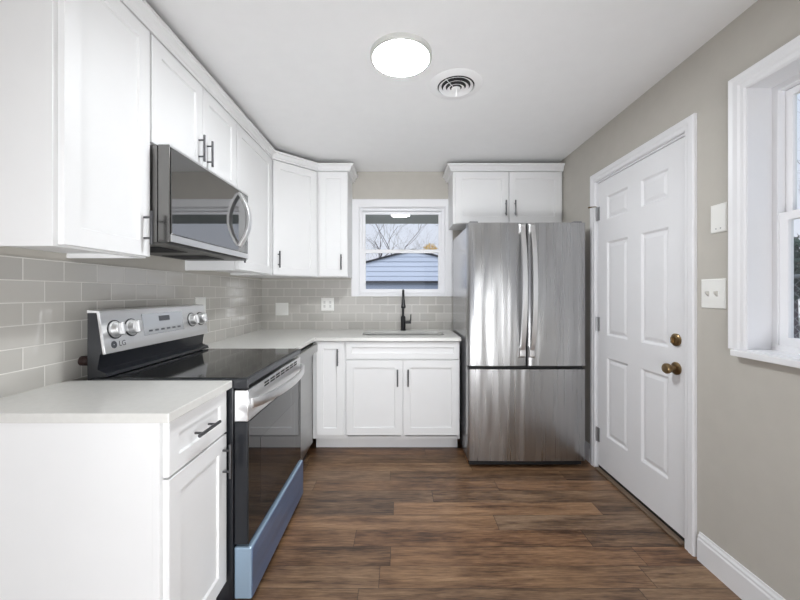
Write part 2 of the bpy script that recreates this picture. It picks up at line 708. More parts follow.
BW = (-15.6, 17.1, 48.7, 82.3)                 # back window opening x0 x1 z0 z1
bm = gridsolid(BM(), face_y(YB), [XL - WT, BW[0], BW[1], XR + WT], [0, BW[2], BW[3], ZC],
               lambda u, v: not (BW[0] < u < BW[1] and BW[2] < v < BW[3]), -WT, 0)
struct(mk('wall_back', bm, M_wall))

RW = (25.0, 57.35, 40.3, 82.8)                  # right window opening y0 y1 z0 z1
DR = (69.3, 101.6, 0.0, 81.4)                  # door opening
bm = gridsolid(BM(), face_negx(XR), [YR - WT, RW[0], RW[1], DR[0], DR[1], YB + WT], [0, RW[2], DR[3], RW[3], ZC],
               lambda u, v: not ((RW[0] < u < RW[1] and RW[2] < v < RW[3]) or (DR[0] < u < DR[1] and v < DR[3])), -WT, 0)
struct(mk('wall_right', bm, M_wall))
bm = gridsolid(BM(), lambda u, v, w: (u, YR - w, v), [XRL, -98, 28, XR], [0, 18, 84, ZC],
               lambda u, v: not (-98 < u < 28 and 18 < v < 84), 0, WT)
struct(mk('wall_rear', bm, M_wall))

# tiled splashbacks
bm = gridsolid(BM(), face_y(YB), [XL, -18.2, 19.6], [34.8, 48.5, 54.7], lambda u, v: v < 48.5 or u < -18.2, 0, 0.3)
o = struct(mk('wall_tile_back', bm, M_tile_b))
o['label'] = 'grey glazed subway tile splashback on the back wall'
o = struct(mk('wall_tile_left', box(BM(), XL, XL + 0.3, YS, YB - 0.31, 34.8, 54.7), M_tile_l))
o['label'] = 'grey glazed subway tile splashback on the left wall'

# baseboards
bb = [(0, 0), (0.6, 0), (0.6, 3.9), (0.45, 4.2), (0.45, 4.55), (0.25, 4.85), (0.2, 5.2), (0, 5.2)]
struct(mk('baseboard_right', pathsweep(BM(), [(XR, 66.4), (XR, YR)], bb), M_trim))
struct(mk('baseboard_back', pathsweep(BM(), [(XR, YB), (XR, 104.3)], bb), M_trim))
struct(mk('baseboard_stub', pathsweep(BM(), [(XRL, YS), (XL, YS)], bb), M_trim))

# ------------------------------------------------------------------ entry door on the right wall
PR = face_negx(XR)
cas = [(0.0, 0.0), (0.0, 0.45), (0.25, 0.6), (0.9, 0.6), (1.2, 0.75), (2.2, 0.75), (2.45, 0.55), (2.45, 0.0)]
struct(mk('trim_1', frameloft(BM(), PR, (DR[0] + 0.2, DR[1] - 0.2, 0.0, DR[3] - 0.2), cas, True), M_trim, bev=0.04))
# jamb inside the opening, with stop
struct(mk('trim_2', frameloft(BM(), PR, (DR[0] + 0.7, DR[1] - 0.7, 0.0, DR[3] - 0.7), [(0, 0.0), (0.68, 0.0), (0.68, -4.9), (0, -4.9)], True), M_trim))
struct(mk('trim_3', box(BM(), XR - 0.9, XR + 4.9, DR[0] + 0.75, DR[1] - 0.75, 0.0, 0.55), mat('threshold_wood', srgb(118, 100, 84), 0.5), bev=0.2))
door = struct(thing('door_1', 'white six-panel entry door with brass knob in the right wall', 'door', (XR + 1.2, 85.5, 1.0)))
door['label'] = 'white six-panel entry door with brass knob in the right wall'
du0, du1, dv0, dv1 = DR[0] + 0.82, DR[1] - 0.82, 1.3, DR[3] - 0.85
PD = face_negx(XR + 1.85)                     # back face of the slab; room face at w = 1.75
us = [du0, 74.4, 82.9, 87.7, 96.6, du1]
vs = [dv0, 10.6, 32.2, 38.2, 63.6, 69.6, 76.0, dv1]
bm = BM()
holes = [(a, b) for a in (1, 3) for b in (1, 3, 5)]
gridsolid(bm, PD, us, vs, lambda u, v: True, 0, 1.75)
bm.faces.ensure_lookup_table()
kill = []
for f in bm.faces:
    c = f.calc_center_median()
    if abs(c.x - (XR + 0.1)) < 1e-3:
        for a, b in holes:
            if us[a] < c.y < us[a + 1] and vs[b] < c.z < vs[b + 1]:
                kill.append(f)
bmesh.ops.delete(bm, geom=kill, context='FACES_ONLY')
for a, b in holes:
    rectloft(bm, PD, (us[a], us[a + 1], vs[b], vs[b + 1]), [(0, 1.75), (0.22, 1.62), (0.45, 1.38), (0.75, 1.36), (1.5, 1.62), (1.62, 1.63)], False, True)
bmesh.ops.remove_doubles(bm, verts=bm.verts, dist=1e-4)
mk('slab', bm, M_trim, door)
mk('door_sweep', box(BM(), XR + 0.2, XR + 1.8, du0, du1, 0.6, 1.28), M_dark, door)
kb = mk('knob', lathe(BM(), (XR + 0.1, 72.2, 34.4), (-1, 0, 0),
                      [(1.3, 0), (1.3, 0.25), (1.05, 0.42), (0.55, 0.5), (0.5, 1.1), (0.85, 1.4), (1.05, 1.8), (1.05, 2.2), (0.85, 2.45), (0.3, 2.5)], 28), M_bronze, door, smooth=True)
kb['label'] = 'aged brass round door knob'
db = mk('deadbolt', lathe(BM(), (XR + 0.1, 72.2, 40.2), (-1, 0, 0), [(1.28, 0), (1.28, 0.3), (1.0, 0.55), (0.4, 0.6)], 28), M_bronze, door, smooth=True)
db['label'] = 'aged brass deadbolt'
mk('thumb_turn', box(BM(), XR - 1.1, XR - 0.5, 72.05, 72.35, 39.6, 40.8), M_bronze, db, bev=0.06)
for hz in (72.0, 41.0, 9.8):
    h = BM()
    box(h, XR - 0.12, XR + 0.1, du1 - 0.9, du1 + 0.75, hz - 1.9, hz + 1.9)
    tube(h, [(XR - 0.28, du1 + 0.05, hz - 1.95), (XR - 0.28, du1 + 0.05, hz + 1.95)], 0.24, 10)
    mk('hinge', h, M_hinge, door)
mk('hinge_pin_stop', tube(BM(), [(XR - 0.3, du1 + 0.1, 74.1), (XR - 1.1, du1 + 0.6, 74.2), (XR - 1.9, du1 + 1.4, 74.2)], [0.12, 0.12, 0.28], 8), M_bronze, door)


# ------------------------------------------------------------------ double-hung windows
def window(name, P, rect, label, deep):
    u0, u1, v0, v1 = rect
    w = struct(thing(name, label, 'window', Vector(P((u0 + u1) / 2, v0, 0))))
    # vinyl frame set back in the wall
    mk('window_frame', frameloft(BM(), P, (u0 + 1.2, u1 - 1.2, v0 + 1.2, v1 - 1.2), [(0, -deep), (1.18, -deep), (1.18, -deep - 1.9), (0, -deep - 1.9)]), M_vinyl, w, bev=0.05)
    vm = (v0 + v1) / 2 + 0.2
    a0, a1, b0, b1 = u0 + 1.2, u1 - 1.2, v0 + 1.2, v1 - 1.2
    up = mk('upper_sash', frameloft(BM(), P, (a0 + 1.1, a1 - 1.1, vm + 0.75, b1 - 1.2), [(0, -deep - 1.15), (1.1, -deep - 1.15), (1.1, -deep - 1.85), (0, -deep - 1.85)]), M_vinyl, w, bev=0.05)
    mk('pane', pbox(BM(), P, a0 + 1.1, a1 - 1.1, vm + 0.75, b1 - 1.2, -deep - 1.55, -deep - 1.5), M_glass, up)
    lo = mk('lower_sash', frameloft(BM(), P, (a0 + 1.3, a1 - 1.3, b0 + 1.3, vm - 0.75), [(0, -deep - 0.2), (1.3, -deep - 0.2), (1.3, -deep - 1.1), (0, -deep - 1.1)]), M_vinyl, w, bev=0.05)
    mk('pane', pbox(BM(), P, a0 + 1.3, a1 - 1.3, b0 + 1.3, vm - 0.75, -deep - 0.68, -deep - 0.63), M_glass, lo)
    lk = BM()
    um = (u0 + u1) / 2
    pbox(lk, P, um - 0.9, um + 0.9, vm + 0.1, vm + 0.5, -deep - 0.5, -deep + 0.25)
    mk('sash_lock', lk, M_plate, lo, bev=0.08)
    # drywall / wood jamb lining
    mk('jamb', frameloft(BM(), P, (u0 + 0.3, u1 - 0.3, v0 + 0.3, v1 - 0.3), [(0, 0.3), (0.28, 0.3), (0.28, -deep), (0, -deep)]), M_trim, w)
    return w


PB = face_y(YB)
w1 = window('window_1', PB, BW, 'small double-hung window above the sink', 1.2)
struct(mk('trim_4', frameloft(BM(), PB, (BW[0] + 0.2, BW[1] - 0.2, 48.4, BW[3] - 0.2),
                              [(0, 0), (0, 0.5), (0.3, 0.7), (2.5, 0.8), (2.95, 0.65), (2.95, 0)], True), M_trim, bev=0.04))
struct(mk('trim_10', box(BM(), BW[0] + 0.22, BW[1] - 0.22, YB - 0.7, YB - 0.01, 48.4, 49.5), M_trim, bev=0.04))
w2 = window('window_2', PR, RW, 'double-hung window with deep reveal in the right wall', 3.6)
PRo = PR
struct(mk('trim_5', frameloft(BM(), PR, (RW[0] + 0.2, RW[1] - 0.2, RW[2] + 0.1, RW[3] - 0.2), [(0, 0), (0, 0.45), (0.3, 0.6), (0.9, 0.6), (1.2, 0.75), (2.0, 0.75), (2.6, 0.95), (2.75, 0.8), (2.75, 0)], True), M_trim, bev=0.04))
o = gridsolid(BM(), lambda u, v, w: (u, v, w), [XR - 1.3, XR - 0.01, XR + 3.55], [RW[0] - 2.4, RW[0] + 0.02, RW[1] - 0.02, RW[1] + 1.7],
              lambda u, v: u < XR - 0.01 or RW[0] < v < RW[1], RW[2] - 0.95, RW[2] + 0.08)
struct(mk('trim_6', o, M_trim, bev=0.12))

# ------------------------------------------------------------------ cabinets
XB = -27.85       # left base carcass front
XU = -40.4        # left upper carcass front
YBB = 110.5       # back base carcass front
YUU = 122.5       # back upper carcass front


def cabinet(name, label, loc):
    return thing(name, label, 'cabinet', loc, {'base_cabinet': 'white base cabinets under the countertops', 'sink_cabinet': 'white base cabinets under the countertops', 'wall_cabinet': 'white wall cabinets under the crown moulding'}[name])


def leaf(name, parent, P, rect, **kw):
    return mk(name, shaker(BM(), P, rect, **kw), M_cab, parent)


# end base cabinet, nearest on the left
c = cabinet('base_cabinet', 'white base cabinet with one drawer over one door at the near counter end', (-40, 48.5, 0))
bm = box(BM(), XL + 0.32, XB - 0.9, 41.35, 55.7, 0.0, 34.75)
mk('body', bm, M_cab, c)
bm = box(BM(), XB - 0.88, XB, 41.2, 55.75, 4.4, 34.75)
mk('face_frame', bm, M_cab, c, bev=0.06)
Pl = face_x(XB + 0.03)
d = leaf('drawer', c, Pl, (41.75, 55.55, 28.05, 34.6), fr=1.9)
pull(Pl, 48.65, 31.2, d, 5.2, False)
d = leaf('door', c, Pl, (41.75, 55.55, 4.7, 27.75))
pull(Pl, 54.4, 24.0, d, 5.2)

# narrow base cabinet left of the sink base
Pb = face_y(YBB - 0.03)
c = cabinet('base_cabinet', 'narrow white base cabinet beside the dishwasher in the corner', (-21, 122, 0))
mk('body', box(BM(), -27.0, -17.05, YBB, YB - 0.35, 4.5, 34.75), M_cab, c)
mk('toe_kick', box(BM(), -27.0, -17.05, YBB + 4.2, YBB + 5.0, 0, 4.48), M_cab, c)
d = leaf('door', c, Pb, (-25.85, -17.3, 5.8, 34.65), fr=2.2)
pull(Pb, -19.1, 30.0, d)

# sink base
c = cabinet('sink_cabinet', 'wide white sink base cabinet with two doors under the window', (1, 122, 0))
bm = BM()
box(bm, -17.0, -16.25, YBB, YB - 0.35, 4.5, 34.75)
box(bm, 17.75, 18.5, YBB, YB - 0.35, 4.5, 34.75)
box(bm, -16.25, 17.75, YBB, YB - 0.35, 4.5, 5.2)
box(bm, -16.25, 17.75, YBB, YBB + 0.7, 28.0, 34.75)
box(bm, -16.25, 17.75, YB - 0.9, YB - 0.35, 5.2, 34.75)
box(bm, 0.2, 1.6, YBB, YBB + 0.7, 5.2, 28.0)
mk('body', bm, M_cab, c)
mk('toe_kick', box(BM(), -17.0, 18.5, YBB + 4.2, YBB + 5.0, 0, 4.48), M_cab, c)
leaf('drawer_front', c, Pb, (-16.6, 18.3, 29.3, 34.65), fr=1.7)
d = leaf('door', c, Pb, (-16.6, 0.75, 5.8, 28.95))
pull(Pb, -0.75, 23.7, d)
d = leaf('door', c, Pb, (0.98, 18.3, 5.8, 28.95))
pull(Pb, 2.5, 23.7, d)

# upper cabinets on the left wall
PU = face_x(XU + 0.03)


def upper_left(label, y0, y1, z0, doors, handles, side=False):
    c = cabinet('wall_cabinet', label, ((XL + XU) / 2, (y0 + y1) / 2, z0))
    bm = BM()
    x0 = XL + 0.05
    # carcass with the recessed bottom the photo shows
    box(bm, x0, XU, y0 + 0.02, y1 - 0.02, z0 + 0.7, 91.35)
    mk('body', bm, M_cab, c)
    mk('bottom_rail', gridsolid(BM(), lambda u, v, w: (u, v, w), [x0, XU - 0.75, XU], [y0 + 0.02, y0 + 0.7, y1 - 0.7, y1 - 0.02],
                                lambda u, v: u > XU - 0.75 or v < y0 + 0.7 or v > y1 - 0.7, z0, z0 + 0.69), M_cab, c)
    if side:
        mk('face_frame', box(BM(), XU - 0.8, XU + 0.01, y0 - 0.12, y0 + 0.01, z0, 91.35), M_cab, c)
    for (a, b), hu in zip(doors, handles):
        d = leaf('door', c, PU, (a, b, z0 + 0.25, 91.1))
        pull(PU, hu, z0 + 4.6, d)
    return c


upper_left('tall white wall cabinet at the near left end with a single shaker door', 41.5, 56.6, 55.2, [(42.0, 56.45)], [55.1], True)
upper_left('short white double-door wall cabinet mounted above the microwave', 56.75, 86.45, 73.6, [(56.95, 71.5), (71.7, 86.25)], [70.1, 73.1])
upper_left('tall white wall cabinet between the microwave and the diagonal corner cabinet', 86.6, 110.4, 55.2, [(86.85, 109.9)], [88.3])

# diagonal corner wall cabinet
dA, dB = Vector((XU, 110.6, 0)), Vector((-28.5, YUU, 0))
c = cabinet('wall_cabinet', 'white diagonal corner wall cabinet with a single door', (-44, 126, 55.2))
poly = [(XL + 0.05, 110.55), (dA.x, dA.y), (dB.x, dB.y), (-28.5, YB - 0.05), (XL + 0.05, YB - 0.05)]
bm = BM()
slab_with_holes(bm, poly, [], 55.2, 91.35)
mk('body', bm, M_cab, c)
dd = (dB - dA)
L_d = dd.length
dd.normalize()
nn = Vector((dd.y, -dd.x, 0))


def PDg(u, v, w):
    p = dA + dd * u + nn * (w + 0.03)
    return (p.x, p.y, v)


d = leaf('door', c, PDg, (0.7, L_d - 0.7, 55.45, 91.1))
pull(PDg, 2.3, 60.2, d)

# narrow wall cabinet beside the window
PBu = face_y(YUU - 0.03)
c = cabinet('wall_cabinet', 'narrow white wall cabinet left of the sink window', (-23, 128, 55.2))
mk('body', box(BM(), -28.4, -17.95, YUU, YB - 0.05, 55.2, 91.35), M_cab, c)
d = leaf('door', c, PBu, (-27.6, -18.1, 55.45, 91.1), fr=2.2)
pull(PBu, -20.0, 60.2, d)

# cabinet over the refrigerator
c = cabinet('wall_cabinet', 'short white double-door wall cabinet above the refrigerator', (36.8, 128, 73.4))
mk('body', box(BM(), 18.2, XR - 0.15, YUU, YB - 0.05, 73.4, 91.35), M_cab, c)
d = leaf('door', c, PBu, (18.9, 37.2, 73.6, 91.1))
pull(PBu, 36.0, 78.6, d)
d = leaf('door', c, PBu, (37.4, 55.2, 73.6, 91.1))
pull(PBu, 39.2, 78.6, d)

# crown mouldings
cp = [(0.0, 91.37), (0.85, 91.37), (0.9, 91.8), (1.15, 92.0), (1.3, 92.5), (1.6, 93.0), (2.1, 93.15), (2.1, 93.7), (0.0, 93.7)]
o = struct(mk('trim_8', pathsweep(BM(), [(XU, 40.9), (XU, 110.6), (-28.5, YUU), (-17.95, YUU), (-17.95, YB - 0.05)], cp), M_cab))
o['label'] = 'white crown moulding along the left and corner wall cabinets'
o = struct(mk('trim_9', pathsweep(BM(), [(18.2, YB - 0.05), (18.2, YUU), (XR - 0.15, YUU)], cp), M_cab))
o['label'] = 'white crown moulding over the refrigerator cabinet'

# ------------------------------------------------------------------ countertops, sink, tap
o = mk('countertop', box(BM(), XL + 0.32, -26.3, 40.5, 55.85, 34.85, 36.0), M_counter, bev=0.1)
tag(o, 'short pale quartz countertop on the near end cabinet', 'countertop')
bm = BM()
outer = [(XL + 0.32, 86.3), (-26.2, 86.3), (-26.2, 109.0), (18.75, 109.0), (18.75, YB - 0.32), (XL + 0.32, YB - 0.32)]
SK = (-12.6, 14.6, 114.9, 127.0)
hole = roundrect(SK[0], SK[1], SK[2], SK[3], 2.6)
slab_with_holes(bm, outer, [hole], 34.9, 36.0)
o = mk('countertop', bm, M_counter, bev=0.08)
tag(o, 'pale L-shaped quartz countertop holding the sink under the window', 'countertop')

s = thing('sink', 'stainless undermount sink set in the countertop below the window', 'sink', (1, 120, 26))
bm = BM()
loops = []
for ins, z, r in ((-0.8, 34.7, 3.2), (0.0, 34.7, 2.6), (0.15, 34.0, 2.6), (0.5, 27.2, 2.4), (1.4, 26.4, 1.8), (6.0, 26.1, 0.5)):
    loops.append([bm.verts.new((a, b, z)) for a, b in roundrect(SK[0] + ins, SK[1] - ins, SK[2] + ins, SK[3] - ins, r)])
for A, B in zip(loops, loops[1:]):
    n = len(A)
    for i in range(n):
        bm.faces.new((A[i], A[(i + 1) % n], B[(i + 1) % n], B[i]))
bm.faces.new(loops[-1])
b_ = mk('basin', bm, M_sink, s, smooth=True, recalc=True)
sol = b_.modifiers.new('solid', 'SOLIDIFY')
sol.thickness = 0.08 * S
sol.offset = 0
mk('drain', lathe(BM(), (1, 121.0, 26.25), (0, 0, 1), [(1.7, 0), (1.7, 0.12), (1.3, 0.1), (0.3, 0.02)], 24), M_chrome, s, smooth=True)

f = thing('faucet', 'matte black gooseneck pull-down faucet behind the sink', 'faucet', (1.15, 130.6, 36))
fx, fy = 1.15, 130.6
mk('base', lathe(BM(), (fx, fy, 36.02), (0, 0, 1), [(1.05, 0), (1.05, 0.25), (0.88, 0.4), (0.88, 4.9), (0.8, 5.05), (0.6, 5.2), (0.55, 5.4)], 24), M_blackmatte, f, smooth=True)
arc = [(fx, fy, 41.0), (fx, fy, 46.5)]
R = 4.1
for k in range(1, 13):
    a = math.pi * k / 12 * 0.93
    arc.append((fx, fy - R + R * math.cos(a), 46.5 + R * math.sin(a)))
mk('spout', tube(BM(), arc, 0.44, 14), M_blackmatte, f, smooth=True)
e1 = Vector(arc[-1])
dr = (Vector(arc[-1]) - Vector(arc[-2])).normalized()
sp = mk('spray_head', lathe(BM(), e1 - dr * 0.1, dr, [(0.5, 0), (0.56, 0.3), (0.62, 1.4), (0.78, 2.6), (0.78, 3.0), (0.6, 3.1)], 20), M_blackmatte, f, smooth=True)
bm = BM()
tube(bm, [(fx + 0.5, fy, 39.0), (fx + 2.9, fy, 39.0)], 0.55, 14)
tube(bm, [(fx + 2.6, fy, 39.0), (fx + 2.75, fy - 0.1, 40.2), (fx + 2.85, fy - 0.2, 41.9)], [0.3, 0.24, 0.2], 10)
mk('lever', bm, M_blackmatte, f, smooth=True)

# ------------------------------------------------------------------ range
r = thing('range', 'freestanding electric range with black glass cooktop and blue-filmed storage drawer', 'range', (-38, 71.1, 0))
RY0, RY1 = 56.1, 86.05
bm = box(BM(), -49.4, -26.3, RY0, RY1, 1.0, 35.0)
body = mk('body', bm, M_blackenamel, r, bev=0.1)
mk('foot', box(BM(), -28.6, -27.4, RY0 + 1, RY0 + 2.2, 0, 1.0), M_dark, r)
mk('foot', box(BM(), -28.6, -27.4, RY1 - 2.2, RY1 - 1, 0, 1.0), M_dark, r)
# cooktop: frame and glass
bm = box(BM(), -48.6, -24.0, RY0, RY1, 35.02, 36.2)
ct = mk('cooktop', bm, mat('cooktop_rim', srgb(84, 86, 90), 0.3, 0.85), r, bev=0.15)
mk('cooktop_glass', box(BM(), -46.0, -24.35, RY0 + 0.25, RY1 - 0.25, 36.2, 36.32), M_cooktop, ct, bev=0.04)
# near corner end cap of the cooktop frame
mk('end_cap', box(BM(), -27.2, -23.9, RY0 - 0.02, RY0 + 0.4, 34.6, 36.1), M_blackenamel, ct, bev=0.1)
# backguard: black lower riser, stainless slanted console
def prism_y(prof, y0, y1):
    bm = BM()
    A = [bm.verts.new((x, y0, z)) for x, z in prof]
    B = [bm.verts.new((x, y1, z)) for x, z in prof]
    n = len(prof)
    for i in range(n):
        bm.faces.new((A[i], A[(i + 1) % n], B[(i + 1) % n], B[i]))
    bm.faces.new(A[::-1])
    bm.faces.new(B)
    return bm


bg = mk('backguard', prism_y([(-49.3, 35.03), (-48.65, 35.03), (-48.7, 36.25), (-46.2, 36.45), (-46.35, 37.0), (-47.7, 37.6), (-47.3, 40.0), (-46.9, 40.2), (-47.7, 46.3), (-49.3, 46.9)], RY0 + 0.02, RY1 - 0.02), M_blackenamel, r, bev=0.05)
c0, c1 = Vector((-46.4, 0, 40.0)), Vector((-47.4, 0, 46.7))
sd = (c1 - c0).normalized()
sn = Vector((sd.z, 0, -sd.x))
CL = (c1 - c0).length


def PC(u, v, w):
    p = c0 + sd * v + sn * w
    return (p.x, u, p.z)


con = mk('control_panel', pbox(BM(), PC, RY0, RY1, 0.0, CL, -0.5, 0.0), M_steel_y, bg, bev=0.1)
mk('top_trim', prism_y([(-49.35, 46.55), (-47.6, 46.55), (-47.45, 46.85), (-49.35, 47.0)], RY0, RY1), M_steel_y, bg)
for ku in (58.6, 62.2, 80.2, 83.6):
    bm = BM()
    o0 = PC(ku, 3.75, 0.0)
    lathe(bm, o0, sn, [(1.38, 0.0), (1.38, 0.18), (1.12, 0.26), (1.08, 1.15), (0.98, 1.25), (0.3, 1.25)], 28)
    k_ = mk('knob', bm, M_chrome, bg, smooth=True)
    bm = lathe(BM(), o0, sn, [(1.55, -0.02), (1.55, 0.1), (1.39, 0.12)], 28, cap1=True)
    mk('knob_ring', bm, M_blackenamel, k_)
    mk('grip', pbox(BM(), PC, ku - 0.2, ku + 0.2, 2.75, 4.75, 1.2, 1.65), M_chrome, k_, bev=0.1)
dp = mk('display', pbox(BM(), PC, 65.0, 76.9, 1.9, 5.9, 0.0, 0.12), M_display, bg, bev=0.05)
bm = BM()
for i in range(6):
    pbox(bm, PC, 66.2 + i * 1.7, 67.2 + i * 1.7, 2.5, 2.85, 0.12, 0.135)
pbox(bm, PC, 69.4, 72.6, 4.3, 5.3, 0.12, 0.135)
mk('display_print', bm, M_text, dp)
text('logo', 'LG', PC, 59.75, 1.3, 1.25, M_text, bg, 0.03)
bm = BM()
lathe(bm, PC(58.0, 1.3, 0.005), sn, [(0.6, 0), (0.6, 0.03), (0.1, 0.03), (0.1, 0.0)], 24, False, False)
mk('logo_emblem', bm, M_text, bg)
# oven door
PO = face_x(-26.2)
od = mk('oven_door', pbox(BM(), PO, RY0 + 0.15, RY1 - 0.15, 9.9, 29.3, 0.0, 2.1), M_blackenamel, r, bev=0.12)
mk('door_glass', pbox(BM(), PO, RY0 + 0.2, RY1 - 0.2, 9.95, 29.3, 2.1, 2.28), M_glossblack, od, bev=0.05)
mk('inner_window', rectloft(BM(), PO, (61.0, 81.0, 13.5, 25.0), [(0, 2.285), (0.12, 2.3)], True, True), mat('oven_window_tint', srgb(30, 30, 32), 0.06, 0, 0.5, 1.8), od)
mk('top_band', pbox(BM(), PO, RY0 + 0.15, RY1 - 0.15, 29.32, 34.35, 0.0, 2.2), M_steel_y, od, bev=0.15)
bm = BM()
for i in range(7):
    a = 63.0 + i * 2.9
    for v0_, v1_ in ((33.15, 33.45), (33.65, 33.95)):
        v = [PO(a, v1_, 2.23), PO(a + 2.3, v1_, 2.23), PO(a + 2.2, v0_, 2.23), PO(a - 0.1, v0_, 2.23)]
        bm.faces.new([bm.verts.new(p) for p in v])
mk('vent', bm, M_dark, od, recalc=False)
pts = []
for k in range(25):
    t = k / 24
    yy = RY0 + 0.9 + t * (RY1 - RY0 - 1.8)
    pts.append((-24.0 + 2.4 * math.sin(math.pi * t) ** 0.6 + 0.3, yy, 32.1))
bm = sweep(BM(), pts, [(-0.75, -0.28), (-0.6, -0.4), (0.6, -0.4), (0.75, -0.28), (0.75, 0.1), (0.5, 0.3), (-0.5, 0.3), (-0.75, 0.1)], (0, 0, 1))
mk('handle', bm, M_chrome, od, smooth=True)
# storage drawer with protective film
sdw = mk('storage_drawer', pbox(BM(), PO, RY0 + 0.1, RY1 - 0.1, 1.3, 9.5, 0.0, 2.75), M_film_side, r, bev=0.25)
mk('drawer_panel', pbox(BM(), PO, RY0 + 0.2, RY1 - 0.2, 1.5, 9.3, 2.74, 2.86), M_film, sdw, bev=0.06)

o = thing('range_plug', 'small dark red plug on the left wall tiles behind the range', 'plug', (XL + 0.3, 58.3, 37.8))
mk('plug', lathe(BM(), (XL + 0.32, 58.3, 38.6), (1, 0, 0), [(0.8, 0), (0.8, 0.9), (0.5, 1.2)], 16), M_red, o, smooth=True)

# ------------------------------------------------------------------ dishwasher
d = thing('dishwasher', 'stainless dishwasher between the range and the corner base cabinet', 'dishwasher', (-38, 97.5, 0))
DY0, DY1 = 86.45, 108.6
mk('body', box(BM(), -50.5, -28.4, DY0, DY1, 0.3, 34.6), M_blackenamel, d)
PW = face_x(-28.3)
mk('door_panel', pbox(BM(), PW, DY0 + 0.1, DY1 - 0.1, 4.2, 31.2, 0, 1.7), M_steel_dw, d, bev=0.12)
mk('control_strip', pbox(BM(), PW, DY0 + 0.1, DY1 - 0.1, 31.25, 34.4, 0.0, 1.88), M_blackenamel, d)
mk('handle', pbox(BM(), PW, DY0 + 0.1, DY1 - 0.1, 31.9, 34.2, 1.9, 3.2), M_steel_dw, d, bev=0.12)
mk('toe_kick', box(BM(), -31.0, -30.5, DY0, DY1, 0.2, 4.1), M_dark, d)

# ------------------------------------------------------------------ microwave
mw = thing('microwave', 'stainless over-the-range microwave with mirror-black door under the wall cabinet', 'microwave', (-44, 71.6, 57.4))
MY0, MY1, MZ0, MZ1 = 56.75, 86.3, 57.5, 73.45
mk('body', box(BM(), XL + 0.35, -38.7, MY0, MY1, MZ0 + 0.3, MZ1 - 0.1), M_mwsteel, mw, bev=0.06)
mk('base_plate', box(BM(), XL + 1.2, -37.2, MY0 + 0.1, MY1 - 0.1, MZ0, MZ0 + 0.28), mat('microwave_base', srgb(96, 95, 93), 0.4, 0.7), mw)
for gy in (60.0, 74.0):
    bm = BM()
    for i in range(8):
        box(bm, -49.5, -40.5, gy + i * 1.05, gy + i * 1.05 + 0.55, MZ0 - 0.12, MZ0 - 0.005)
    mk('grease_filter', bm, M_dark, mw)
PM = face_x(-38.65)
mk('side_vent', box(BM(), -40.6, -40.0, MY0 - 0.05, MY0 - 0.01, 59.0, 62.6), M_dark, mw)
dr_ = mk('door', pbox(BM(), PM, MY0 + 0.02, MY1 - 0.02, MZ0 + 0.35, MZ1, 0.0, 1.85), M_mwsteel, mw, bev=0.12)
mk('door_glass', pbox(BM(), PM, MY0 + 0.35, MY1 - 0.5, MZ0 + 1.7, MZ1 - 0.45, 1.85, 2.02), M_mwglass, dr_, bev=0.05)
mk('lower_band', pbox(BM(), PM, MY0 + 0.35, MY1 - 0.2, MZ0 + 0.45, MZ0 + 1.6, 1.85, 2.0), M_chrome, dr_, bev=0.04)
mk('top_strip', pbox(BM(), PM, MY0 + 0.1, MY1 - 0.2, MZ1 - 0.42, MZ1 - 0.05, 1.85, 2.0), M_chrome, dr_, bev=0.04)
bm = BM()
for i in range(5):
    for j in range(2):
        pbox(bm, PM, 84.1 + j * 0.8, 84.55 + j * 0.8, 61.0 + i * 0.95, 61.35 + i * 0.95, 2.02, 2.04)
mk('keypad', bm, mat('keypad_print', srgb(96, 96, 98), 0.5), dr_)
pts = []
for k in range(21):
    t = k / 20
    pts.append((-36.65 + 2.3 * math.sin(math.pi * t) ** 0.85, 81.2, 60.4 + 12.0 * t))
bm = sweep(BM(), pts, [(-0.75, -0.3), (0.75, -0.3), (0.75, 0.3), (-0.75, 0.3)], (0, 1, 0))
mk('handle', bm, M_chrome, dr_, smooth=True, bev=0.08)

# ------------------------------------------------------------------ refrigerator
fr = thing('refrigerator', 'stainless french-door refrigerator with bottom freezer drawer', 'refrigerator', (36, 117, 0))
FX0, FX1, FYF = 19.3, 52.6, 100.6
mk('body', box(BM(), FX0 + 0.3, FX1 - 0.3, FYF + 3.3, 132.5, 1.2, 69.2), M_steel_side, fr, bev=0.2)
PF = face_y(FYF + 3.1)


def fridge_door(name, u0, u1, v0, v1):
    bm = BM()
    # slightly crowned front with rounded vertical edges
    prof = []
    n = 10
    sec = [(u0, 0.0), (u0, 2.4), (u0 + 0.12, 2.7), (u0 + 0.4, 2.92)]
    for k in range(1, n):
        t = k / n
        sec.append((u0 + 0.4 + (u1 - u0 - 0.8) * t, 2.92 + 0.22 * math.sin(math.pi * t)))
    sec += [(u1 - 0.4, 2.92), (u1 - 0.12, 2.7), (u1, 2.4), (u1, 0.0)]
    A = [bm.verts.new(PF(u, v0, w)) for u, w in sec]
    B = [bm.verts.new(PF(u, v1, w)) for u, w in sec]
    m_ = len(sec)
    for i in range(m_):
        bm.faces.new((A[i], A[(i + 1) % m_], B[(i + 1) % m_], B[i]))
    bm.faces.new(A[::-1])
    bm.faces.new(B)
    return mk(name, bm, M_steel_v, fr, smooth=True)


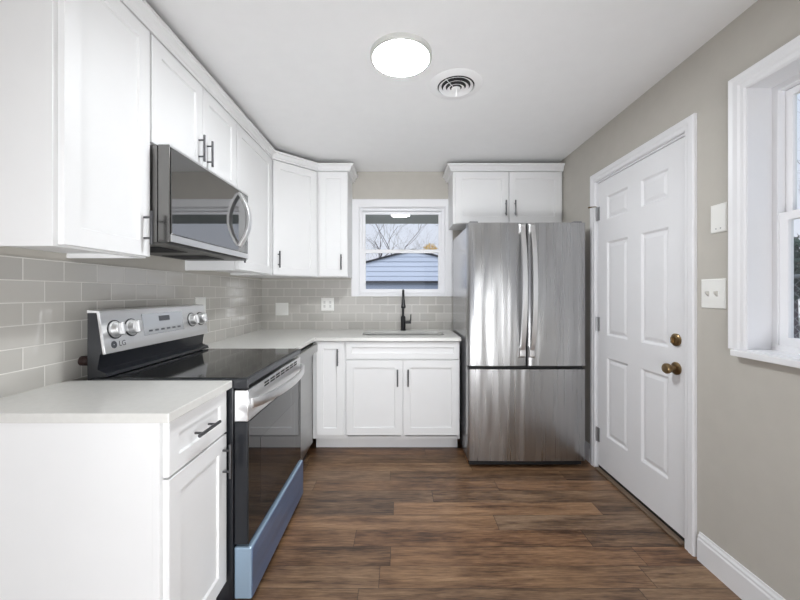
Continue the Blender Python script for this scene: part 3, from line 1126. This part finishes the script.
dl = fridge_door('door', FX0, 35.8, 29.1, 69.6)
drr = fridge_door('door', 36.1, FX1, 29.1, 69.6)
fz = fridge_door('freezer_drawer', FX0, FX1, 2.2, 28.1)
for dd_, u in ((dl, 34.5), (drr, 37.3)):
    pts = []
    for k in range(25):
        t = k / 24
        pts.append(PF(u, 33.3 + t * 35.3, 3.0 + 2.5 * math.sin(math.pi * t) ** 0.7))
    bm = sweep(BM(), pts, lambda t: [(-0.62, -0.45), (-0.35, -0.7), (0.35, -0.7), (0.62, -0.45), (0.62, 0.45), (-0.62, 0.45)], (1, 0, 0))
    h = mk('handle', bm, M_chrome, dd_, smooth=True)
    for va, vb in ((66.3, 69.3), (31.4, 34.6)):
        mk('mount', rectloft(BM(), PF, (u - 1.05, u + 1.05, va, vb), [(0, 2.9), (0.1, 3.3), (0.45, 3.6)]), M_chrome, h, bev=0.1)
mk('grip_recess', box(BM(), FX0 + 0.4, FX1 - 0.4, FYF + 1.2, FYF + 3.2, 28.15, 29.05), M_dark, fr)
mk('hinge_cover', box(BM(), FX0 + 0.6, FX0 + 3.0, FYF + 1.0, FYF + 6.5, 69.65, 70.2), mat('hinge_cover_grey', srgb(120, 120, 122), 0.5), fr, bev=0.15)
mk('hinge_cover', box(BM(), FX1 - 3.0, FX1 - 0.6, FYF + 1.0, FYF + 6.5, 69.65, 70.2), mat('hinge_cover_grey', srgb(120, 120, 122), 0.5), fr, bev=0.15)
for fxx in (FX0 + 2, FX1 - 4):
    mk('foot', box(BM(), fxx, fxx + 2, FYF + 3.4, FYF + 5.4, 0, 1.2), M_dark, fr)
    mk('foot', box(BM(), fxx, fxx + 2, 129, 131, 0, 1.2), M_dark, fr)
mk('toe_grille', box(BM(), FX0 + 0.6, FX1 - 0.6, FYF + 1.6, FYF + 3.2, 0.5, 2.1), M_dark, fr)


# ------------------------------------------------------------------ ceiling fittings
def disc_lamp(x, y, label, m, group=None):
    t = thing('ceiling_light', label, 'ceiling light', (x, y, ZC - 1.0), 'round flush ceiling lights')
    mk('housing', lathe(BM(), (x, y, ZC - 0.95), (0, 0, 1), [(5.4, 0.06), (5.4, 0.0), (5.75, 0.0), (5.9, 0.15), (5.9, 0.94), (5.2, 0.94)], 56, True, True), M_lampring, t, smooth=True)
    mk('diffuser', lathe(BM(), (x, y, ZC - 1.0), (0, 0, 1), [(5.2, 0.0), (5.38, 0.04), (5.38, 0.1)], 56), m, t)
    return t


disc_lamp(0.2, 68.4, 'round white flush LED ceiling light, lit, above the kitchen floor', M_lens)
for lx, ly, nm in ((-10, -100, 'added unseen ceiling light for fill, behind the viewpoint by the kitchen'), (-95, -25, 'added unseen ceiling light for fill, over the far side of the rear room'),
                   (-95, -95, 'added unseen ceiling light for fill, near the rear window')):
    disc_lamp(lx, ly, nm, M_fill_rear)  # unseen rear-room lights, added to brighten the scene

v = thing('ceiling_vent', 'round white ceiling air vent with concentric louvres beside the light', 'vent', (12.3, 78.4, ZC - 0.8))
vx, vy = 12.3, 78.4
mk('flange', lathe(BM(), (vx, vy, ZC), (0, 0, -1), [(5.85, 0.0), (5.85, 0.08), (5.6, 0.2), (4.2, 0.4), (4.05, 0.4), (4.05, 0.0)], 56, False, False), M_ceil, v, smooth=True)
mk('backing', lathe(BM(), (vx, vy, ZC - 0.02), (0, 0, -1), [(4.05, 0), (4.04, 0.05)], 40), M_dark, v)
for rr, zz in ((3.7, 0.45), (2.75, 0.65), (1.85, 0.85)):
    mk('louvre', lathe(BM(), (vx, vy, ZC - 0.1), (0, 0, -1), [(rr, zz + 0.0), (rr + 0.06, zz - 0.05), (rr - 0.5, zz - 0.4), (rr - 0.55, zz - 0.36)], 48, False, False), M_ceil, v, smooth=True)
bm = BM()
lathe(bm, (vx, vy, ZC - 0.1), (0, 0, -1), [(1.0, 0.7), (1.0, 0.95), (0.3, 1.0)], 32)
mk('hub', bm, M_ceil, v)
mk('support_rod', tube(BM(), [(vx - 2.6, vy - 2.9, ZC - 0.42), (vx - 0.5, vy - 0.5, ZC - 0.9)], 0.07, 6), M_ceil, v)
mk('damper_lever', tube(BM(), [(vx, vy - 0.6, ZC - 1.0), (vx, vy - 0.7, ZC - 2.6), (vx, vy - 0.7, ZC - 2.9)], [0.07, 0.07, 0.14], 8), M_plate, v)


# ------------------------------------------------------------------ wall plates
def plate(P, u0, u1, v0, v1, label, cat, w0=0.0, toggles=(), dots=(), slots=()):
    ctr = P((u0 + u1) / 2, v0, w0)
    t = thing('switch_plate' if toggles else ('outlet_plate' if slots else 'blank_plate'), label, cat, ctr, 'white wall plates')
    mk('cover', rectloft(BM(), P, (u0, u1, v0, v1), [(0, w0 + 0.01), (0, w0 + 0.12), (0.18, w0 + 0.26)]), M_plate, t)
    for u in toggles:
        vm = (v0 + v1) / 2
        bm = BM()
        a = [P(u + du, vm + dv, w) for du, dv, w in ((-.2, -.45, w0 + .26), (.2, -.45, w0 + .26), (.2, .45, w0 + .26), (-.2, .45, w0 + .26), (-.15, .1, w0 + .75), (.15, .1, w0 + .75), (.15, .42, w0 + .75), (-.15, .42, w0 + .75))]
        vv = [bm.verts.new(p) for p in a]
        for f_ in ((0, 1, 2, 3), (4, 5, 6, 7), (0, 1, 5, 4), (1, 2, 6, 5), (2, 3, 7, 6), (3, 0, 4, 7)):
            bm.faces.new([vv[i] for i in f_])
        mk('toggle', bm, mat('toggle_ivory', srgb(205, 203, 197), 0.4), t)
    if slots:
        for u, v_ in slots:
            mk('socket', rectloft(BM(), P, (u - 0.42, u + 0.42, v_ - 0.55, v_ + 0.55), [(0, w0 + 0.25), (0.05, w0 + 0.31)]), mat('socket_grey', srgb(206, 206, 203), 0.45), t)
    if dots:
        bm = BM()
        for u, v_ in dots:
            lathe(bm, P(u, v_, w0 + 0.24), Vector(P(0, 0, 1)) - Vector(P(0, 0, 0)), [(0.12, 0), (0.12, 0.06)], 10)
        mk('screw', bm, M_hinge, t)
    return t


plate(PB, -46.9, -42.1, 41.3, 46.0, 'square white blank wall plate on the tiles near the corner', 'wall plate', 0.3)
plate(PB, -29.7, -24.9, 43.0, 47.9, 'white double wall plate on the tiles left of the sink window', 'wall plate', 0.3, slots=((-28.4, 46.2), (-28.4, 44.7), (-26.2, 46.2), (-26.2, 44.7)))
plate(face_x(XL), 90.3, 95.2, 43.8, 48.6, 'white wall plate on the left tiles behind the range', 'wall plate', 0.3)
plate(PR, 60.9, 64.0, 60.3, 65.3, 'white wall plate high beside the right window casing', 'wall plate', dots=((61.9, 61.0), (62.8, 61.0)))
plate(PR, 61.0, 66.0, 46.9, 52.2, 'white double toggle switch plate between the door and the right window', 'light switch', toggles=(64.4, 62.6))

# ------------------------------------------------------------------ outdoors
GZ = -24.0
struct(mk('ground', box(BM(), -900, 1200, -500, 1500, GZ - 4, GZ), M_ground))
struct(mk('roof_overhang', box(BM(), -120, 150, YB + WT + 0.2, 197, 88.0, 92.0), M_soffit))

# neighbour's garage: gable end clad in pale blue lap siding
g = thing('garage', 'pale blue garage with lap-sided gable beyond the sink window', 'garage', (15, 480, GZ))
gy, gx, zp, ze, sl = 420.0, 15.5, 99.8, 64.0, 0.265
bm = BM()
z = ze
while z < zp - 0.5:
    z2 = min(z + 5.7, zp)
    h0, h1 = (zp - z) / sl, (zp - z2) / sl
    a = [(gx - h0, gy - 0.9, z), (gx + h0, gy - 0.9, z), (gx + h1, gy, z2), (gx - h1, gy, z2), (gx - h0, gy, z), (gx + h0, gy, z)]
    vv = [bm.verts.new(p) for p in a]
    bm.faces.new((vv[0], vv[1], vv[2], vv[3]))
    bm.faces.new((vv[4], vv[5], vv[1], vv[0]))
    z = z2
mk('gable', bm, M_siding, g)
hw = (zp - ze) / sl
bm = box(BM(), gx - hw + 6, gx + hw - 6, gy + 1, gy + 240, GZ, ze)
mk('wall', bm, M_siding_lo, g)  # darker siding colour carries the shade below the eave line
mk('shade_strip', box(BM(), gx - hw, gx + hw, gy - 3.0, gy + 0.9, ze - 2.6, ze - 0.05), M_roofdark, g)  # dark strip standing in for the shade line at the eave
bm = BM()
for s_ in (-1, 1):
    vv = []
    for y_ in (gy - 3, gy + 243):
        for t_, dz in ((0, 0.3), (1, 0.3), (1, 2.0), (0, 2.0)):
            vv.append(bm.verts.new((gx + s_ * (hw + 8) * t_, y_, zp + dz - (hw + 8) * t_ * sl)))
    for f_ in ((0, 1, 2, 3), (7, 6, 5, 4), (0, 1, 5, 4), (1, 2, 6, 5), (2, 3, 7, 6), (3, 0, 4, 7)):
        bm.faces.new([vv[i] for i in f_])
mk('roof', bm, M_roofdark, g)


def tree(x, y, height, label, m, seed, r0=5.0, spread=0.5, depth=7):
    rnd = random.Random(seed)
    bm = BM()

    def grow(p, d, ln, r, lev):
        n = 3
        pts, rs = [p.copy()], [r]
        q = p.copy()
        dd = d.copy()
        for i in range(n):
            dd = (dd + Vector((rnd.uniform(-1, 1), rnd.uniform(-1, 1), rnd.uniform(-0.4, 0.8))) * 0.13).normalized()
            q = q + dd * ln / n
            pts.append(q.copy())
            rs.append(r * (1 - 0.38 * (i + 1) / n))
        tube(bm, pts, rs, 5 if lev < 3 else 3, False)
        if lev >= depth:
            return
        kids = 3 if lev < 4 else 2
        for k in range(kids):
            nd = (dd + Vector((rnd.uniform(-1, 1), rnd.uniform(-1, 1), rnd.uniform(-0.5, 0.6))) * spread * 1.6).normalized()
            st = pts[-1] if k == 0 else pts[rnd.choice((1, 2, 3))]
            grow(st, nd, ln * rnd.uniform(0.62, 0.82), rs[-1] * rnd.uniform(0.6, 0.85), lev + 1)
    grow(Vector((x, y, GZ)), Vector((0, 0, 1)), height * 0.33, r0, 0)
    o = mk('bare_tree', bm, m, recalc=False)
    return tag(o, label, 'tree', 'bare trees outside the windows')


tree(-190, 1000, 380, 'bare tree seen at the left of the sink window', M_bark2, 3, 5)
tree(-60, 820, 330, 'bare tree behind the garage seen left of centre in the sink window', M_bark2, 11, 5.5)
tree(70, 1050, 340, 'bare tree above the garage roof seen through the middle of the sink window', M_bark, 5, 4.5)
tree(20, 1520, 500, 'tall bare tree far behind the garage showing between two nearer trees', M_bark2, 31, 6)
tree(165, 840, 400, 'dark bare tree at the right of the sink window', M_bark, 21, 6)
tree(330, 255, 230, 'bare tree outside the right window close to the fence', M_bark, 9, 4)
tree(420, 380, 260, 'bare tree far outside the right window', M_bark2, 14, 5)


def leafy(name, x, y, zc, rx, rz, n, size, m, label, seed):
    rnd = random.Random(seed)
    t = thing(name, label, 'shrub', (x, y, GZ), 'bushes outside the windows')
    bm = BM()
    for i in range(n):
        while True:
            p = Vector((rnd.uniform(-1, 1), rnd.uniform(-1, 1), rnd.uniform(-1, 1)))
            if p.length < 1:
                break
        p = Vector((x + p.x * rx, y + p.y * rx, zc + p.z * rz))
        a = Vector((rnd.uniform(-1, 1), rnd.uniform(-1, 1), rnd.uniform(-1, 1))).normalized() * size
        b = a.orthogonal().normalized() * size * 0.6
        bm.faces.new([bm.verts.new(q) for q in (p - a, p + b, p + a, p - b)])
    mk('foliage', bm, m, t, recalc=False)
    mk('stem', tube(BM(), [(x, y, GZ), (x, y, zc)], [2.2, 0.8], 8), M_bark, t)
    return t


leafy('golden_shrub', 60, 715, 139, 15, 10, 150, 2.4, M_gold, 'bush with golden leaves beyond the garage roof', 2)
leafy('golden_shrub', 98, 715, 141, 17, 12, 170, 2.4, M_gold, 'second bush with golden leaves at the right edge of the sink window', 4)
leafy('evergreen_shrub', 250, 225, 66, 26, 20, 1500, 2.6, M_green, 'dark evergreen bush seen through the right window', 6)

fe = thing('chain_link_fence', 'grey chain-link fence outside the right window', 'fence', (150, 100, GZ))
FXx, fz0, fz1, fy0, fy1 = 150.0, GZ, 56.0, 20.0, 240.0
bm = BM()
step = 3.2
H_ = fz1 - fz0


def wire(p, q, wd=0.09):
    p, q = Vector(p), Vector(q)
    d_ = (q - p).normalized()
    s_ = Vector((1, 0, 0)).cross(d_) * wd
    x_ = Vector((wd, 0, 0))
    A = [bm.verts.new(p + o_) for o_ in (s_, x_, -s_, -x_)]
    B = [bm.verts.new(q + o_) for o_ in (s_, x_, -s_, -x_)]
    for i in range(4):
        bm.faces.new((A[i], A[(i + 1) % 4], B[(i + 1) % 4], B[i]))


yy = fy0 - H_
while yy < fy1:
    a, b = max(yy, fy0), min(yy + H_, fy1)
    if b > a:
        wire((FXx, a, fz0 + (a - yy)), (FXx, b, fz0 + (b - yy)))
        wire((FXx + 0.1, a, fz1 - (a - yy)), (FXx + 0.1, b, fz1 - (b - yy)))
    yy += step
mk('mesh_fabric', bm, M_galv, fe, recalc=False)
mk('top_rail', tube(BM(), [(FXx, fy0, fz1), (FXx, fy1, fz1)], 0.8, 10), M_galv, fe, smooth=True)
for py in (20, 93, 166, 240):
    mk('post', tube(BM(), [(FXx, py, fz0), (FXx, py, fz1 + 2)], 1.1, 10), M_galv, fe, smooth=True)

for o in bpy.data.objects:
    if 'wpos' in o:
        del o['wpos']
